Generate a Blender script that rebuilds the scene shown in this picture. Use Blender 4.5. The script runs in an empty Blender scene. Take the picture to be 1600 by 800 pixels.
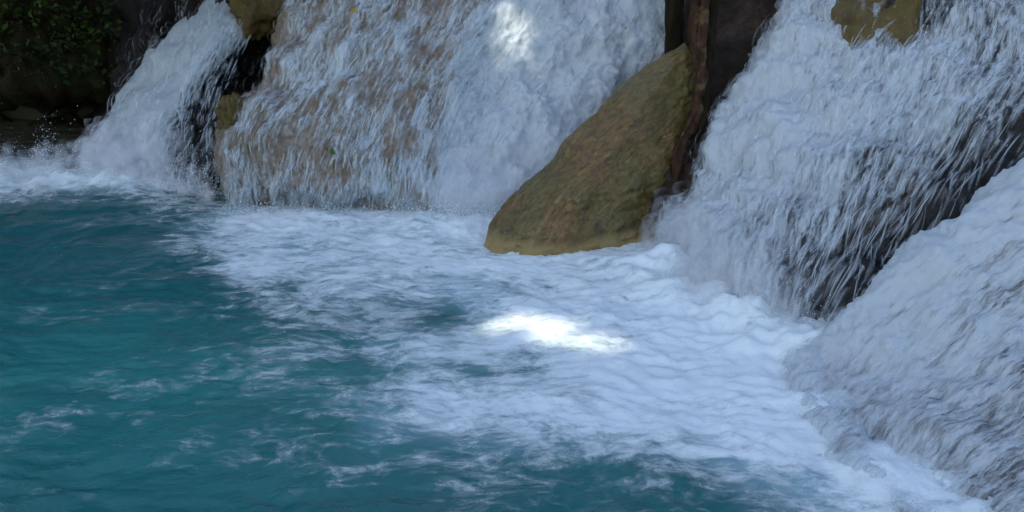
import bpy, math, random
import numpy as np

random.seed(7)
RNG = np.random.default_rng(11)
S = bpy.context.scene
COL = S.collection

# ------------------------------------------------------------------ camera
F, CAM_H, PITCH = 1570.0, 2.5, math.radians(19.3)      # focal length in photo pixels, eye height, tilt down
cam = bpy.data.objects.new('camera', bpy.data.cameras.new('camera'))
COL.objects.link(cam)
cam.location = (0, 0, CAM_H)
cam.rotation_euler = (math.pi / 2 - PITCH, 0, 0)
cam.data.sensor_width = 36
cam.data.lens = 36 * F / 1600
cam.data.clip_end = 1000
S.camera = cam

# ------------------------------------------------------------------ light
SUN_EL, SUN_AZ = math.radians(52), math.radians(-140)   # azimuth clockwise from +Y: behind the camera, to the left
TOSUN = np.array([math.sin(SUN_AZ) * math.cos(SUN_EL), math.cos(SUN_AZ) * math.cos(SUN_EL), math.sin(SUN_EL)])
w = bpy.data.worlds.new('World')
S.world = w
w.use_nodes = True
nt = w.node_tree
sky = nt.nodes.new('ShaderNodeTexSky')
sky.sky_type = 'NISHITA'
sky.sun_disc = False
sky.sun_elevation = SUN_EL
sky.sun_rotation = SUN_AZ
sky.dust_density = 1.6
sky.ozone_density = 0.35
sky.air_density = 0.9
bg = nt.nodes['Background']
bg.inputs['Strength'].default_value = 0.13
nt.links.new(sky.outputs[0], bg.inputs[0])
sun = bpy.data.objects.new('sun', bpy.data.lights.new('sun', 'SUN'))
COL.objects.link(sun)
sun.data.energy = 2.0
sun.data.angle = math.radians(0.53)
sun.data.color = (1.0, 0.90, 0.75)
sun.rotation_euler = (math.pi / 2 - SUN_EL, 0, -SUN_AZ + math.pi)
S.view_settings.view_transform = 'Standard'
S.view_settings.look = 'None'
S.view_settings.exposure = 1.5
S.view_settings.gamma = 1
S.cycles.transparent_max_bounces = 64
S.cycles.max_bounces = 6
S.cycles.use_denoising = True

# ------------------------------------------------------------------ maths helpers
CT, ST = math.cos(PITCH), math.sin(PITCH)


def U(px, py, y):
    """world point seen along photo pixel (px, py) at world depth y"""
    a, b = (px - 800) / F, -(py - 400) / F
    d = (a, CT + b * ST, -ST + b * CT)
    t = y / d[1]
    return (a * t, y, CAM_H + d[2] * t)


def G(px, py, z=0.0):
    a, b = (px - 800) / F, -(py - 400) / F
    dz = -ST + b * CT
    t = (z - CAM_H) / dz
    return (a * t, (CT + b * ST) * t, z)


def project(P):
    x, y, z = P[..., 0], P[..., 1], P[..., 2] - CAM_H
    fwd = y * CT - z * ST
    up = y * ST + z * CT
    return 800 + F * x / fwd, 400 - F * up / fwd


_perm = RNG.permutation(256)
_perm = np.concatenate([_perm, _perm, _perm])
_grad = RNG.normal(size=(256, 3))
_grad /= np.linalg.norm(_grad, axis=1)[:, None]


def noise(P):
    P = np.asarray(P, float)
    i = np.floor(P).astype(int)
    f = P - i
    i &= 255
    s = f * f * f * (f * (f * 6 - 15) + 10)
    out = 0
    for dx in (0, 1):
        for dy in (0, 1):
            for dz in (0, 1):
                h = _perm[_perm[_perm[(i[..., 0] + dx) & 255] + ((i[..., 1] + dy) & 255)] + ((i[..., 2] + dz) & 255)]
                g = _grad[h]
                dot = g[..., 0] * (f[..., 0] - dx) + g[..., 1] * (f[..., 1] - dy) + g[..., 2] * (f[..., 2] - dz)
                wx = s[..., 0] if dx else 1 - s[..., 0]
                wy = s[..., 1] if dy else 1 - s[..., 1]
                wz = s[..., 2] if dz else 1 - s[..., 2]
                out = out + dot * wx * wy * wz
    return out * 1.6


def fbm(P, oct=4, gain=0.5):
    P = np.asarray(P, float)
    a, r = 1.0, 0
    for k in range(oct):
        r = r + a * noise(P * (2 ** k) + 17.3 * k)
        a *= gain
    return r


def sstep(a, b, x):
    t = np.clip((x - a) / (b - a), 0, 1)
    return t * t * (3 - 2 * t)


def _cr(n, t):
    """Catmull-Rom weights (len(t), n) over n knots, t in 0..1"""
    x = np.clip(t, 0, 1) * (n - 1)
    i = np.minimum(np.floor(x).astype(int), n - 2)
    f = x - i
    w = np.stack([-.5 * f**3 + f**2 - .5 * f, 1.5 * f**3 - 2.5 * f**2 + 1, -1.5 * f**3 + 2 * f**2 + .5 * f, .5 * f**3 - .5 * f**2], -1)
    idx = np.clip(np.stack([i - 1, i, i + 1, i + 2], -1), 0, n - 1)
    return w, idx


class Patch:
    """smooth surface through a net of control points [row down][column across], with real relief"""

    def __init__(self, net, relief=None):
        self.net = np.array(net, float)
        self.relief = relief

    def base(self, u, v):
        wv, iv = _cr(self.net.shape[0], v)
        wu, iu = _cr(self.net.shape[1], u)
        out = 0
        for a in range(4):
            for b in range(4):
                out = out + (wv[..., a] * wu[..., b])[..., None] * self.net[iv[..., a], iu[..., b]]
        return out

    def at(self, u, v, off=0.0):
        e = 2e-3
        P = self.base(u, v)
        du = self.base(np.clip(u + e, 0, 1), v) - self.base(np.clip(u - e, 0, 1), v)
        dv = self.base(u, np.clip(v + e, 0, 1)) - self.base(u, np.clip(v - e, 0, 1))
        n = np.cross(dv, du)
        n /= np.linalg.norm(n, axis=-1)[..., None] + 1e-9
        if self.relief is not None:
            P = P + n * self.relief(P)[..., None]
        off = np.asarray(off, float)
        return P + n * (off[..., None] if off.ndim else off), n


# ------------------------------------------------------------------ mesh helpers
def mesh_obj(name, V, faces, mat, parent=None, attrs=None, smooth=True, quads=True):
    V = np.asarray(V, np.float32).reshape(-1, 3)
    faces = np.asarray(faces, np.int32)
    me = bpy.data.meshes.new(name)
    k = faces.shape[1]
    me.vertices.add(len(V))
    me.vertices.foreach_set('co', V.ravel())
    me.loops.add(faces.size)
    me.loops.foreach_set('vertex_index', faces.ravel())
    me.polygons.add(len(faces))
    me.polygons.foreach_set('loop_start', np.arange(0, faces.size, k, dtype=np.int32))
    me.polygons.foreach_set('use_smooth', np.full(len(faces), smooth))
    for an, av in (attrs or {}).items():
        av = np.asarray(av, np.float32)
        if av.ndim == 2:
            a = me.attributes.new(an, 'FLOAT_VECTOR', 'POINT')
            a.data.foreach_set('vector', av.ravel())
        else:
            a = me.attributes.new(an, 'FLOAT', 'POINT')
            a.data.foreach_set('value', av)
    me.update()
    me.validate()
    me.materials.append(mat)
    o = bpy.data.objects.new(name, me)
    COL.objects.link(o)
    if parent:
        o.parent = parent
    return o


def grid_faces(nv, nu, off=0, flip=False):
    i = np.arange(nv - 1)[:, None] * nu + np.arange(nu - 1)[None, :] + off
    q = np.stack([i, i + nu, i + nu + 1, i + 1], -1).reshape(-1, 4)
    return q[:, ::-1] if flip else q


def empty(name, loc=(0, 0, 0)):
    o = bpy.data.objects.new(name, None)
    o.location = loc
    o.empty_display_size = 0.1
    COL.objects.link(o)
    return o


def tag(o, label=None, cat=None, group=None, kind=None):
    for k, v in (('label', label), ('category', cat), ('group', group), ('kind', kind)):
        if v:
            o[k] = v
    return o


def rock_patch(name, patch, nu, nv, mat, parent=None, back=1.2):
    """displaced patch closed by a skirt that runs back into the hill, so the rock has thickness"""
    u, v = np.meshgrid(np.linspace(0, 1, nu), np.linspace(0, 1, nv))
    P, n = patch.at(u, v)
    q = [grid_faces(nv, nu)]
    V = [P.reshape(-1, 3)]
    idx = np.arange(nu * nv).reshape(nv, nu)
    ring = np.concatenate([idx[0, :-1], idx[:-1, -1], idx[-1, :0:-1], idx[:0:-1, 0]])
    B = V[0][ring] + np.array([0, back, -0.15])
    m = len(ring)
    V.append(B)
    a = np.arange(m)
    b = (a + 1) % m
    q.append(np.stack([ring[a], ring[b], nu * nv + b, nu * nv + a], -1))
    return mesh_obj(name, np.concatenate(V), np.concatenate(q), mat, parent)


def tube(path, radii, seg=10, rough=0.0, fr=6.0):
    path = np.asarray(path, float)
    n = len(path)
    t = np.gradient(path, axis=0)
    t /= np.linalg.norm(t, axis=1)[:, None]
    ref = np.array([0.3, 1, 0.1])
    s = np.cross(t, ref)
    s /= np.linalg.norm(s, axis=1)[:, None]
    b = np.cross(t, s)
    th = np.linspace(0, 2 * math.pi, seg, endpoint=False)
    d = np.cos(th)[None, :, None] * s[:, None, :] + np.sin(th)[None, :, None] * b[:, None, :]
    r = np.broadcast_to(np.asarray(radii, float)[:, None], (n, seg)).copy()
    if rough:
        base = path[:, None, :] + d * r[..., None]
        r *= 1 + rough * fbm(base * fr, 3)
    V = path[:, None, :] + d * r[..., None]
    i = np.arange(n - 1)[:, None] * seg + np.arange(seg)[None, :]
    j = np.arange(n - 1)[:, None] * seg + (np.arange(seg)[None, :] + 1) % seg
    q = np.stack([i, j, j + seg, i + seg], -1).reshape(-1, 4)
    return V.reshape(-1, 3), q


def smooth_path(pts, n):
    pts = np.array(pts, float)
    w_, i_ = _cr(len(pts), np.linspace(0, 1, n))
    return (w_[..., None] * pts[i_]).sum(1)


# ------------------------------------------------------------------ material helpers
def new_mat(name):
    m = bpy.data.materials.new(name)
    m.use_nodes = True
    return m, m.node_tree, m.node_tree.nodes['Principled BSDF']


def N(t, kind, **kw):
    n = t.nodes.new('ShaderNode' + kind)
    for k, v in kw.items():
        if hasattr(n, k):
            setattr(n, k, v)
        else:
            n.inputs[k].default_value = v
    return n


def ramp(t, src, stops):
    r = t.nodes.new('ShaderNodeValToRGB')
    e = r.color_ramp.elements
    while len(e) < len(stops):
        e.new(0.5)
    for el, (p, c) in zip(e, stops):
        el.position = p
        el.color = (*c, 1) if not isinstance(c, (int, float)) else (c, c, c, 1)
    t.links.new(src, r.inputs[0])
    return r.outputs[0]


def M(t, op, a, b=0.0, clamp=False):
    n = t.nodes.new('ShaderNodeMath')
    n.operation = op
    n.use_clamp = clamp
    for i, x in enumerate((a, b)):
        if isinstance(x, (int, float)):
            n.inputs[i].default_value = x
        else:
            t.links.new(x, n.inputs[i])
    return n.outputs[0]


def mix(t, fac, a, b):
    n = t.nodes.new('ShaderNodeMix')
    n.data_type = 'RGBA'
    for i, x in ((0, fac), (6, a), (7, b)):
        if isinstance(x, (int, float)):
            n.inputs[i].default_value = x
        elif isinstance(x, tuple):
            n.inputs[i].default_value = (*x, 1)
        else:
            t.links.new(x, n.inputs[i])
    return n.outputs[2]


def noise_tex(t, vec, scale, detail=6, rough=0.6, dist=0.0):
    n = N(t, 'TexNoise')
    n.inputs['Scale'].default_value = scale
    n.inputs['Detail'].default_value = detail
    n.inputs['Roughness'].default_value = rough
    n.inputs['Distortion'].default_value = dist
    t.links.new(vec, n.inputs['Vector'])
    return n.outputs[0]


def scaled(t, vec, s):
    n = t.nodes.new('ShaderNodeMapping')
    n.inputs['Scale'].default_value = s
    t.links.new(vec, n.inputs['Vector'])
    return n.outputs[0]


def bump(t, bsdf, h, strength, dist):
    b = t.nodes.new('ShaderNodeBump')
    b.inputs['Strength'].default_value = strength
    b.inputs['Distance'].default_value = dist
    t.links.new(h, b.inputs['Height'])
    t.links.new(b.outputs[0], bsdf.inputs['Normal'])


def attr(t, name, out='Fac'):
    a = t.nodes.new('ShaderNodeAttribute')
    a.attribute_name = name
    return a.outputs[out]


def rock_mat(name, cols, moss=None, moss_amt=0.5, rough=0.55, scale=3.0, stretch=(1, 1, 1), spec=0.25):
    m, t, b = new_mat(name)
    co = scaled(t, N(t, 'TexCoord').outputs['Object'], stretch)
    n1 = noise_tex(t, co, scale, 8, 0.65, 0.6)
    c = ramp(t, n1, [(0.3, cols[0]), (0.5, cols[1]), (0.68, cols[2])])
    n2 = noise_tex(t, co, scale * 9, 6, 0.7)
    c = mix(t, ramp(t, n2, [(0.35, 0.0), (0.62, 0.55)]), c, tuple(x * 0.35 for x in cols[0]))
    if moss:
        n3 = noise_tex(t, co, scale * 0.7, 6, 0.7, 0.8)
        f = ramp(t, n3, [(0.5 - 0.25 * moss_amt, 0.0), (0.72 - 0.25 * moss_amt, 1.0)])
        c = mix(t, f, c, moss)
    t.links.new(c, b.inputs['Base Color'])
    b.inputs['Roughness'].default_value = rough
    b.inputs['Specular IOR Level'].default_value = spec
    h = M(t, 'ADD', M(t, 'MULTIPLY', n2, 0.5), noise_tex(t, co, scale * 3, 8, 0.7))
    bump(t, b, h, 0.7, 0.03)
    return m


M_TRAV = rock_mat('travertine', [(0.13, 0.094, 0.062), (0.26, 0.208, 0.158), (0.35, 0.29, 0.23)], (0.12, 0.085, 0.03), 0.25, 0.4)
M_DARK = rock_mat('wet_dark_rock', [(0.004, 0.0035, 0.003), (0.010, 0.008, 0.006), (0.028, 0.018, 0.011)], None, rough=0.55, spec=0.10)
M_MOSSROCK = rock_mat('mossy_rock', [(0.045, 0.028, 0.010), (0.13, 0.085, 0.028), (0.20, 0.14, 0.06)], (0.10, 0.078, 0.016), 0.45, 0.45, scale=5)
M_BROWN = rock_mat('brown_rock', [(0.012, 0.009, 0.007), (0.040, 0.029, 0.021), (0.078, 0.058, 0.043)], None, rough=0.75, spec=0.08, scale=2.2)
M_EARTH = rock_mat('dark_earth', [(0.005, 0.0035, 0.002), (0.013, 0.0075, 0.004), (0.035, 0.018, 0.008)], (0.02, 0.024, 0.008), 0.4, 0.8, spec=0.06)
M_GROUND = rock_mat('forest_floor', [(0.02, 0.016, 0.01), (0.04, 0.03, 0.018), (0.06, 0.045, 0.025)], (0.03, 0.04, 0.012), 0.5, 0.9, 1.2)


def boulder_mat():
    m, t, b = new_mat('boulder_stone')
    co = N(t, 'TexCoord').outputs['Object']
    gr = attr(t, 'grain', 'Vector')                      # x across the stone, y along it
    st = noise_tex(t, scaled(t, gr, (9, 1.3, 1)), 1.0, 7, 0.65, 0.7)
    n1 = noise_tex(t, co, 2.0, 9, 0.65, 0.9)
    c = ramp(t, n1, [(0.32, (0.062, 0.041, 0.010)), (0.45, (0.120, 0.082, 0.015)), (0.57, (0.165, 0.088, 0.021)), (0.72, (0.23, 0.14, 0.050))])
    n2 = noise_tex(t, co, 1.5, 6, 0.6, 0.4)
    c = mix(t, ramp(t, n2, [(0.44, 0.0), (0.62, 0.7)]), c, (0.110, 0.100, 0.016))
    c = mix(t, ramp(t, st, [(0.58, 0.0), (0.74, 0.6)]), c, (0.30, 0.26, 0.11))
    c = mix(t, ramp(t, st, [(0.28, 0.75), (0.45, 0.0)]), c, (0.045, 0.030, 0.010))
    n3 = noise_tex(t, co, 24, 6, 0.7)
    c = mix(t, ramp(t, n3, [(0.36, 0.7), (0.52, 0.0)]), c, (0.032, 0.022, 0.010))
    n6 = noise_tex(t, scaled(t, gr, (30, 14, 1)), 1.0, 5, 0.7, 0.5)
    c = mix(t, ramp(t, n6, [(0.52, 0.0), (0.68, 0.5)]), c, (0.26, 0.19, 0.055))
    c = mix(t, ramp(t, n6, [(0.34, 0.65), (0.48, 0.0)]), c, (0.05, 0.030, 0.010))
    n4 = noise_tex(t, co, 60, 3, 0.6)
    c = mix(t, ramp(t, n4, [(0.64, 0.0), (0.72, 0.8)]), c, (0.36, 0.30, 0.16))
    z = N(t, 'SeparateXYZ')
    t.links.new(co, z.inputs[0])
    zz = M(t, 'ADD', z.outputs[2], M(t, 'MULTIPLY', n1, 0.10))
    c = mix(t, ramp(t, zz, [(0.10, 0.75), (0.18, 0.0)]), c, (0.30, 0.21, 0.07))   # lime band at the waterline
    t.links.new(c, b.inputs['Base Color'])
    t.links.new(ramp(t, n1, [(0.3, 0.32), (0.7, 0.6)]), b.inputs['Roughness'])
    h = M(t, 'ADD', M(t, 'MULTIPLY', n3, 0.4), M(t, 'ADD', M(t, 'MULTIPLY', st, 0.8), noise_tex(t, co, 7, 9, 0.7, 0.5)))
    bump(t, b, h, 0.6, 0.04)
    return m


def bark_mat(name, a, bcol, light=None):
    m, t, b = new_mat(name)
    co = N(t, 'TexCoord').outputs['Object']
    n1 = noise_tex(t, scaled(t, co, (14, 14, 2.5)), 1.0, 8, 0.7, 0.8)
    c = ramp(t, n1, [(0.35, a), (0.65, bcol)])
    if light:
        c = mix(t, ramp(t, noise_tex(t, co, 6, 5), [(0.54, 0.0), (0.64, 0.85)]), c, light)
    t.links.new(c, b.inputs['Base Color'])
    b.inputs['Roughness'].default_value = 0.8
    b.inputs['Specular IOR Level'].default_value = 0.08
    bump(t, b, n1, 0.9, 0.02)
    return m


def leaf_mat(name, c0, c1):
    m, t, b = new_mat(name)
    co = N(t, 'TexCoord').outputs['Object']
    c = ramp(t, noise_tex(t, co, 3.0, 4), [(0.35, c0), (0.65, c1)])
    t.links.new(c, b.inputs['Base Color'])
    b.inputs['Roughness'].default_value = 0.6
    b.inputs['Specular IOR Level'].default_value = 0.08
    return m


def white_water(name, alpha_fn, col=(0.59, 0.68, 0.72), trans=0.3):
    """aerated water: pale scattering body whose thickness (alpha) is given by alpha_fn"""
    m, t, b = new_mat(name)
    b.inputs['Base Color'].default_value = (*col, 1)
    b.inputs['Roughness'].default_value = 0.45
    b.inputs['Specular IOR Level'].default_value = 0.25
    tr = N(t, 'BsdfTranslucent')
    tr.inputs[0].default_value = (*col, 1)
    mx = N(t, 'MixShader')
    mx.inputs[0].default_value = trans
    t.links.new(b.outputs[0], mx.inputs[1])
    t.links.new(tr.outputs[0], mx.inputs[2])
    tp = N(t, 'BsdfTransparent')
    m2 = N(t, 'MixShader')
    t.links.new(alpha_fn(t, b), m2.inputs[0])
    t.links.new(tp.outputs[0], m2.inputs[1])
    t.links.new(mx.outputs[0], m2.inputs[2])
    t.links.new(m2.outputs[0], t.nodes['Material Output'].inputs['Surface'])
    return m


def sheet_alpha(t, b):
    co = attr(t, 'flow', 'Vector')
    d = attr(t, 'cover')
    big = noise_tex(t, scaled(t, co, (5, 1.6, 1)), 1.0, 4, 0.6, 0.4)
    mid = noise_tex(t, scaled(t, co, (26, 6.5, 1)), 1.0, 5, 0.62, 0.5)
    fin = noise_tex(t, scaled(t, co, (70, 13, 1)), 1.0, 4, 0.6, 0.2)
    s = M(t, 'ADD', M(t, 'ADD', M(t, 'MULTIPLY', big, 0.75), M(t, 'MULTIPLY', mid, 1.1)), M(t, 'MULTIPLY', fin, 0.6))
    s = M(t, 'SUBTRACT', s, 1.225)                      # about -0.5 .. 0.5
    v = M(t, 'ADD', M(t, 'MULTIPLY', s, 2.3), M(t, 'SUBTRACT', M(t, 'MULTIPLY', d, 1.45), 0.28))
    bump(t, b, M(t, 'ADD', mid, M(t, 'MULTIPLY', fin, 0.5)), 0.22, 0.03)
    mr = N(t, 'MapRange')
    mr.interpolation_type = 'SMOOTHSTEP'
    mr.inputs['From Min'].default_value = -0.12
    mr.inputs['From Max'].default_value = 1.12
    mr.inputs['To Max'].default_value = 0.97
    t.links.new(v, mr.inputs['Value'])
    return mr.outputs[0]


def strand_alpha(t, b):
    p = N(t, 'SeparateXYZ')
    t.links.new(attr(t, 'strip', 'Vector'), p.inputs[0])
    x, y, k = p.outputs
    ax = M(t, 'SUBTRACT', 1.0, M(t, 'ABSOLUTE', x))
    ay = M(t, 'MULTIPLY', M(t, 'MULTIPLY', y, M(t, 'SUBTRACT', 1.0, y)), 4.0)
    s = M(t, 'MULTIPLY', M(t, 'POWER', ax, 1.1), M(t, 'POWER', ay, 0.9))
    return M(t, 'MULTIPLY', s, k, True)


M_SHEET = white_water('water_veil', sheet_alpha)
M_STRAND = white_water('water_strand', strand_alpha, (0.69, 0.78, 0.82), 0.35)
M_MIST = white_water('water_mist', strand_alpha, (0.88, 0.91, 0.93), 0.5)
M_DROP = white_water('water_drop', lambda t, b: attr(t, 'strip', 'Vector') if False else M(t, 'ADD', 0.85, 0.0), (0.88, 0.91, 0.93), 0.3)


def foam_alpha(t, b):
    co = N(t, 'TexCoord').outputs['Object']
    d = attr(t, 'cover')
    wv = N(t, 'TexNoise')
    wv.inputs['Scale'].default_value = 1.3
    wv.inputs['Detail'].default_value = 3
    t.links.new(co, wv.inputs['Vector'])
    off = N(t, 'VectorMath', operation='MULTIPLY_ADD')
    t.links.new(wv.outputs['Color'], off.inputs[0])
    off.inputs[1].default_value = (0.5, 0.35, 0)
    t.links.new(co, off.inputs[2])
    wc = off.outputs[0]
    a = noise_tex(t, scaled(t, wc, (1.3, 2.2, 1)), 1.0, 7, 0.62, 0.2)
    fine = noise_tex(t, scaled(t, wc, (6.5, 12, 3)), 1.0, 7, 0.72, 0.3)
    # lacy filaments: ridges of a distorted noise
    r = noise_tex(t, scaled(t, wc, (2.8, 4.6, 1)), 1.0, 5, 0.65, 0.4)
    ridge = M(t, 'SUBTRACT', 1.0, M(t, 'MULTIPLY', M(t, 'ABSOLUTE', M(t, 'SUBTRACT', r, 0.5)), 7.0))
    s = M(t, 'ADD', M(t, 'MULTIPLY', M(t, 'SUBTRACT', a, 0.5), 2.3), M(t, 'MULTIPLY', M(t, 'SUBTRACT', fine, 0.5), 2.4))
    s = M(t, 'ADD', s, M(t, 'MULTIPLY', M(t, 'MAXIMUM', ridge, 0.0), 0.40))
    v = M(t, 'ADD', M(t, 'MULTIPLY', s, 0.85), M(t, 'SUBTRACT', M(t, 'MULTIPLY', d, 1.60), 0.50))
    mr = N(t, 'MapRange')
    mr.interpolation_type = 'SMOOTHSTEP'
    mr.inputs['From Min'].default_value = 0.0
    mr.inputs['From Max'].default_value = 1.25
    mr.inputs['To Max'].default_value = 0.96
    t.links.new(v, mr.inputs['Value'])
    bump(t, b, M(t, 'ADD', noise_tex(t, scaled(t, wc, (7, 7, 5)), 1.0, 6, 0.65, 0.2), M(t, 'MULTIPLY', noise_tex(t, co, 34, 5, 0.75), 0.5)), 0.4, 0.03)
    # no film where there is no foam at all
    return M(t, 'MULTIPLY', mr.outputs[0], ramp(t, d, [(0.02, 0.0), (0.12, 1.0)]))


M_FOAM = white_water('foam_froth', foam_alpha, (0.80, 0.90, 0.91), 0.1)


def pool_mat():
    m, t, b = new_mat('pool_water')
    co = N(t, 'TexCoord').outputs['Object']
    n = noise_tex(t, co, 0.35, 3, 0.5)
    c = ramp(t, n, [(0.35, (0.005, 0.074, 0.075)), (0.65, (0.012, 0.112, 0.112))])
    c = mix(t, attr(t, 'milk'), c, (0.028, 0.22, 0.195))    # lime silt hanging in the quiet water
    aer = attr(t, 'aer')                                # milky bubbles held in the water near the falls
    c = mix(t, attr(t, 'bank_shade'), c, (0.045, 0.042, 0.026))   # bank's dark reflection and shade, painted into the water colour
    c = mix(t, aer, c, (0.20, 0.38, 0.44))
    t.links.new(c, b.inputs['Base Color'])
    b.inputs['Roughness'].default_value = 0.10
    b.inputs['IOR'].default_value = 1.33
    h = M(t, 'ADD', noise_tex(t, scaled(t, co, (5, 8, 1)), 1.0, 6, 0.6, 0.6), M(t, 'MULTIPLY', noise_tex(t, scaled(t, co, (18, 28, 1)), 1.0, 4, 0.6, 0.5), 0.35))
    bump(t, b, h, 0.28, 0.07)
    return m


M_POOL = pool_mat()
M_BOULDER = boulder_mat()
M_BARK = bark_mat('dark_bark', (0.006, 0.005, 0.003), (0.026, 0.021, 0.011))
M_ROOT = bark_mat('root_bark', (0.014, 0.009, 0.006), (0.070, 0.037, 0.022), (0.12, 0.09, 0.04))
M_LEAF = leaf_mat('leaf_green', (0.014, 0.034, 0.004), (0.038, 0.072, 0.008))
M_LEAFD = leaf_mat('leaf_dark', (0.012, 0.025, 0.006), (0.03, 0.055, 0.012))
M_YELLOW = leaf_mat('leaf_yellow', (0.28, 0.18, 0.02), (0.34, 0.24, 0.03))
M_FRESH = leaf_mat('leaf_fresh', (0.03, 0.10, 0.012), (0.045, 0.13, 0.02))

# ------------------------------------------------------------------ ground: one sheet, gorge floor, banks and hills
gx = np.concatenate([np.linspace(-200, -20, 10), np.linspace(-18, 14, 129), np.linspace(20, 200, 10)])
gy = np.concatenate([np.linspace(-200, -16, 10), np.linspace(-14, 22, 145), np.linspace(28, 220, 10)])
X, Y = np.meshgrid(gx, gy)
dl = np.sqrt(((X + 4) / 9.0) ** 2 + ((Y - 6.2) / 6.3) ** 2)       # 1 at the pool's rim
Z = -1.6 + 2.4 * sstep(0.86, 1.12, dl)
Z = Z + 2.0 * sstep(10.2, 13.5, Y) * sstep(-9, -1, -np.abs(X)) + 1.6 * sstep(12.0, 16.0, Y)
Z = Z + 1.8 * sstep(3.3, 6.0, X) * sstep(2.0, 6.0, Y)
Z = Z + 0.05 * np.clip(Y - 16, 0, 60) + 0.12 * fbm(np.stack([X * .6, Y * .6, X * 0], -1), 4)
ground = mesh_obj('ground', np.stack([X, Y, Z], -1), grid_faces(len(gy), len(gx), flip=True), M_GROUND)
tag(ground, kind='structure')

# ------------------------------------------------------------------ pool water and foam
FOAM = {  # foam cover on the pool, rows by photo height, columns every 100 photo pixels, laid on the water plane
    190: [0, 0, 0, .2, .5, .8, .9, 1, 1, 1, 1, 1, 1, 1, 1, 1, 1],
    235: [0, 0, .5, .5, .5, .8, .9, 1, 1, 1, 1, 1, 1, 1, 1, 1, 1],
    262: [.75, .75, .9, .7, .5, .8, .9, 1, 1, 1, 1, 1, 1, 1, 1, 1, 1],
    290: [.95, .95, .95, .5, .55, .8, .9, 1, 1, 1, 1, 1, 1, 1, 1, 1, 1],
    312: [.35, .3, .35, .3, .6, .8, .9, 1, 1, 1, 1, 1, 1, 1, 1, 1, 1],
    340: [.02, .04, .12, .5, .85, .85, .95, 1, 1, 1, 1, 1, 1, 1, 1, 1, 1],
    380: [.02, .04, .08, .42, .85, .78, .85, .88, .9, .92, .95, 1, 1, 1, 1, 1, 1],
    420: [0.02, 0.04, 0.1, 0.25, 0.76, 0.67, 0.73, 0.73, 0.77, 0.82, 0.92, 1, 1, 1, 1, 1, 1],
    460: [0.06, 0.18, 0.14, 0.18, 0.43, 0.67, 0.68, 0.65, 0.65, 0.85, 1, 1, 1, 1, 1, 1, 1],
    500: [0.05, 0.08, 0.12, 0.18, 0.2, 0.39, 0.38, 0.19, 0.79, 0.95, 1, 1, 1, 1, 1, 1, 1],
    540: [0.06, 0.06, 0.08, 0.14, 0.18, 0.32, 0.53, 0.57, 0.82, 0.95, 1, 1, 1, 1, 1, 1, 1],
    580: [0.08, 0.08, 0.14, 0.24, 0.3, 0.34, 0.45, 0.56, 0.59, 0.7, 0.92, 1, 1, 1, 1, 1, 1],
    620: [0.14, 0.14, 0.22, 0.25, 0.18, 0.32, 0.6, 0.75, 0.82, 0.85, 0.95, 1, 1, 1, 1, 1, 1],
    660: [0.25, 0.26, 0.22, 0.16, 0.14, 0.26, 0.52, 0.64, 0.82, 0.9, 0.95, 1, 1, 1, 1, 1, 1],
    700: [0.16, 0.14, 0.12, 0.12, 0.14, 0.22, 0.3, 0.37, 0.48, 0.52, 0.62, 0.82, 1, 1, 1, 1, 1],
    740: [0.12, 0.12, 0.08, 0.08, 0.1, 0.18, 0.24, 0.22, 0.28, 0.26, 0.28, 0.41, 0.65, 0.9, 1, 1, 1],
    780: [0.16, 0.12, 0.08, 0.05, 0.08, 0.14, 0.18, 0.22, 0.22, 0.2, 0.24, 0.24, 0.31, 0.6, 1, 1, 1],
    830: [.12, .12, .08, .05, .08, .12, .14, .16, .16, .16, .18, .2, .3, .4, .7, 1, 1],
}
FK = sorted(FOAM)
FV = np.array([FOAM[k] for k in FK])


def foam_density(P):
    px, py = project(P)
    cx = np.clip(px / 100, 0, 15.999)
    iy = np.clip(np.searchsorted(FK, py) - 1, 0, len(FK) - 2)
    fk = np.array(FK, float)
    ty = np.clip((py - fk[iy]) / (fk[iy + 1] - fk[iy]), 0, 1)
    ix = cx.astype(int)
    tx = cx - ix
    a = FV[iy, ix] * (1 - tx) + FV[iy, ix + 1] * tx
    b = FV[iy + 1, ix] * (1 - tx) + FV[iy + 1, ix + 1] * tx
    return a * (1 - ty) + b * ty


wx = np.concatenate([np.arange(-16, -7.5, .25), np.arange(-7.5, 4.6, .025), np.arange(4.75, 6.5, .25)])
wy = np.concatenate([np.arange(-2, 2.6, .2), np.arange(2.6, 12.6, .025), np.arange(12.75, 13.6, .2)])
X, Y = np.meshgrid(wx, wy)
P0 = np.stack([X, Y, 0 * X], -1)
DEN = foam_density(P0)
warp = np.stack([X + .35 * noise(P0 * 1.1), Y + .35 * noise(P0 * 1.1 + 9), 0 * X], -1)
chop = .022 * fbm(warp * np.array([1.7, 2.6, 1]), 3) + .012 * fbm(warp * np.array([5, 8, 1]) + 3, 3)
billow = .5 + .42 * fbm(warp * np.array([2.2, 2.2, 1]) + 5, 2, .4) + .45 * np.abs(fbm(warp * np.array([4.2, 4.2, 1]) + 50, 2, .45))
ROUGHZ = sstep(.25, 1.0, DEN)
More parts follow.
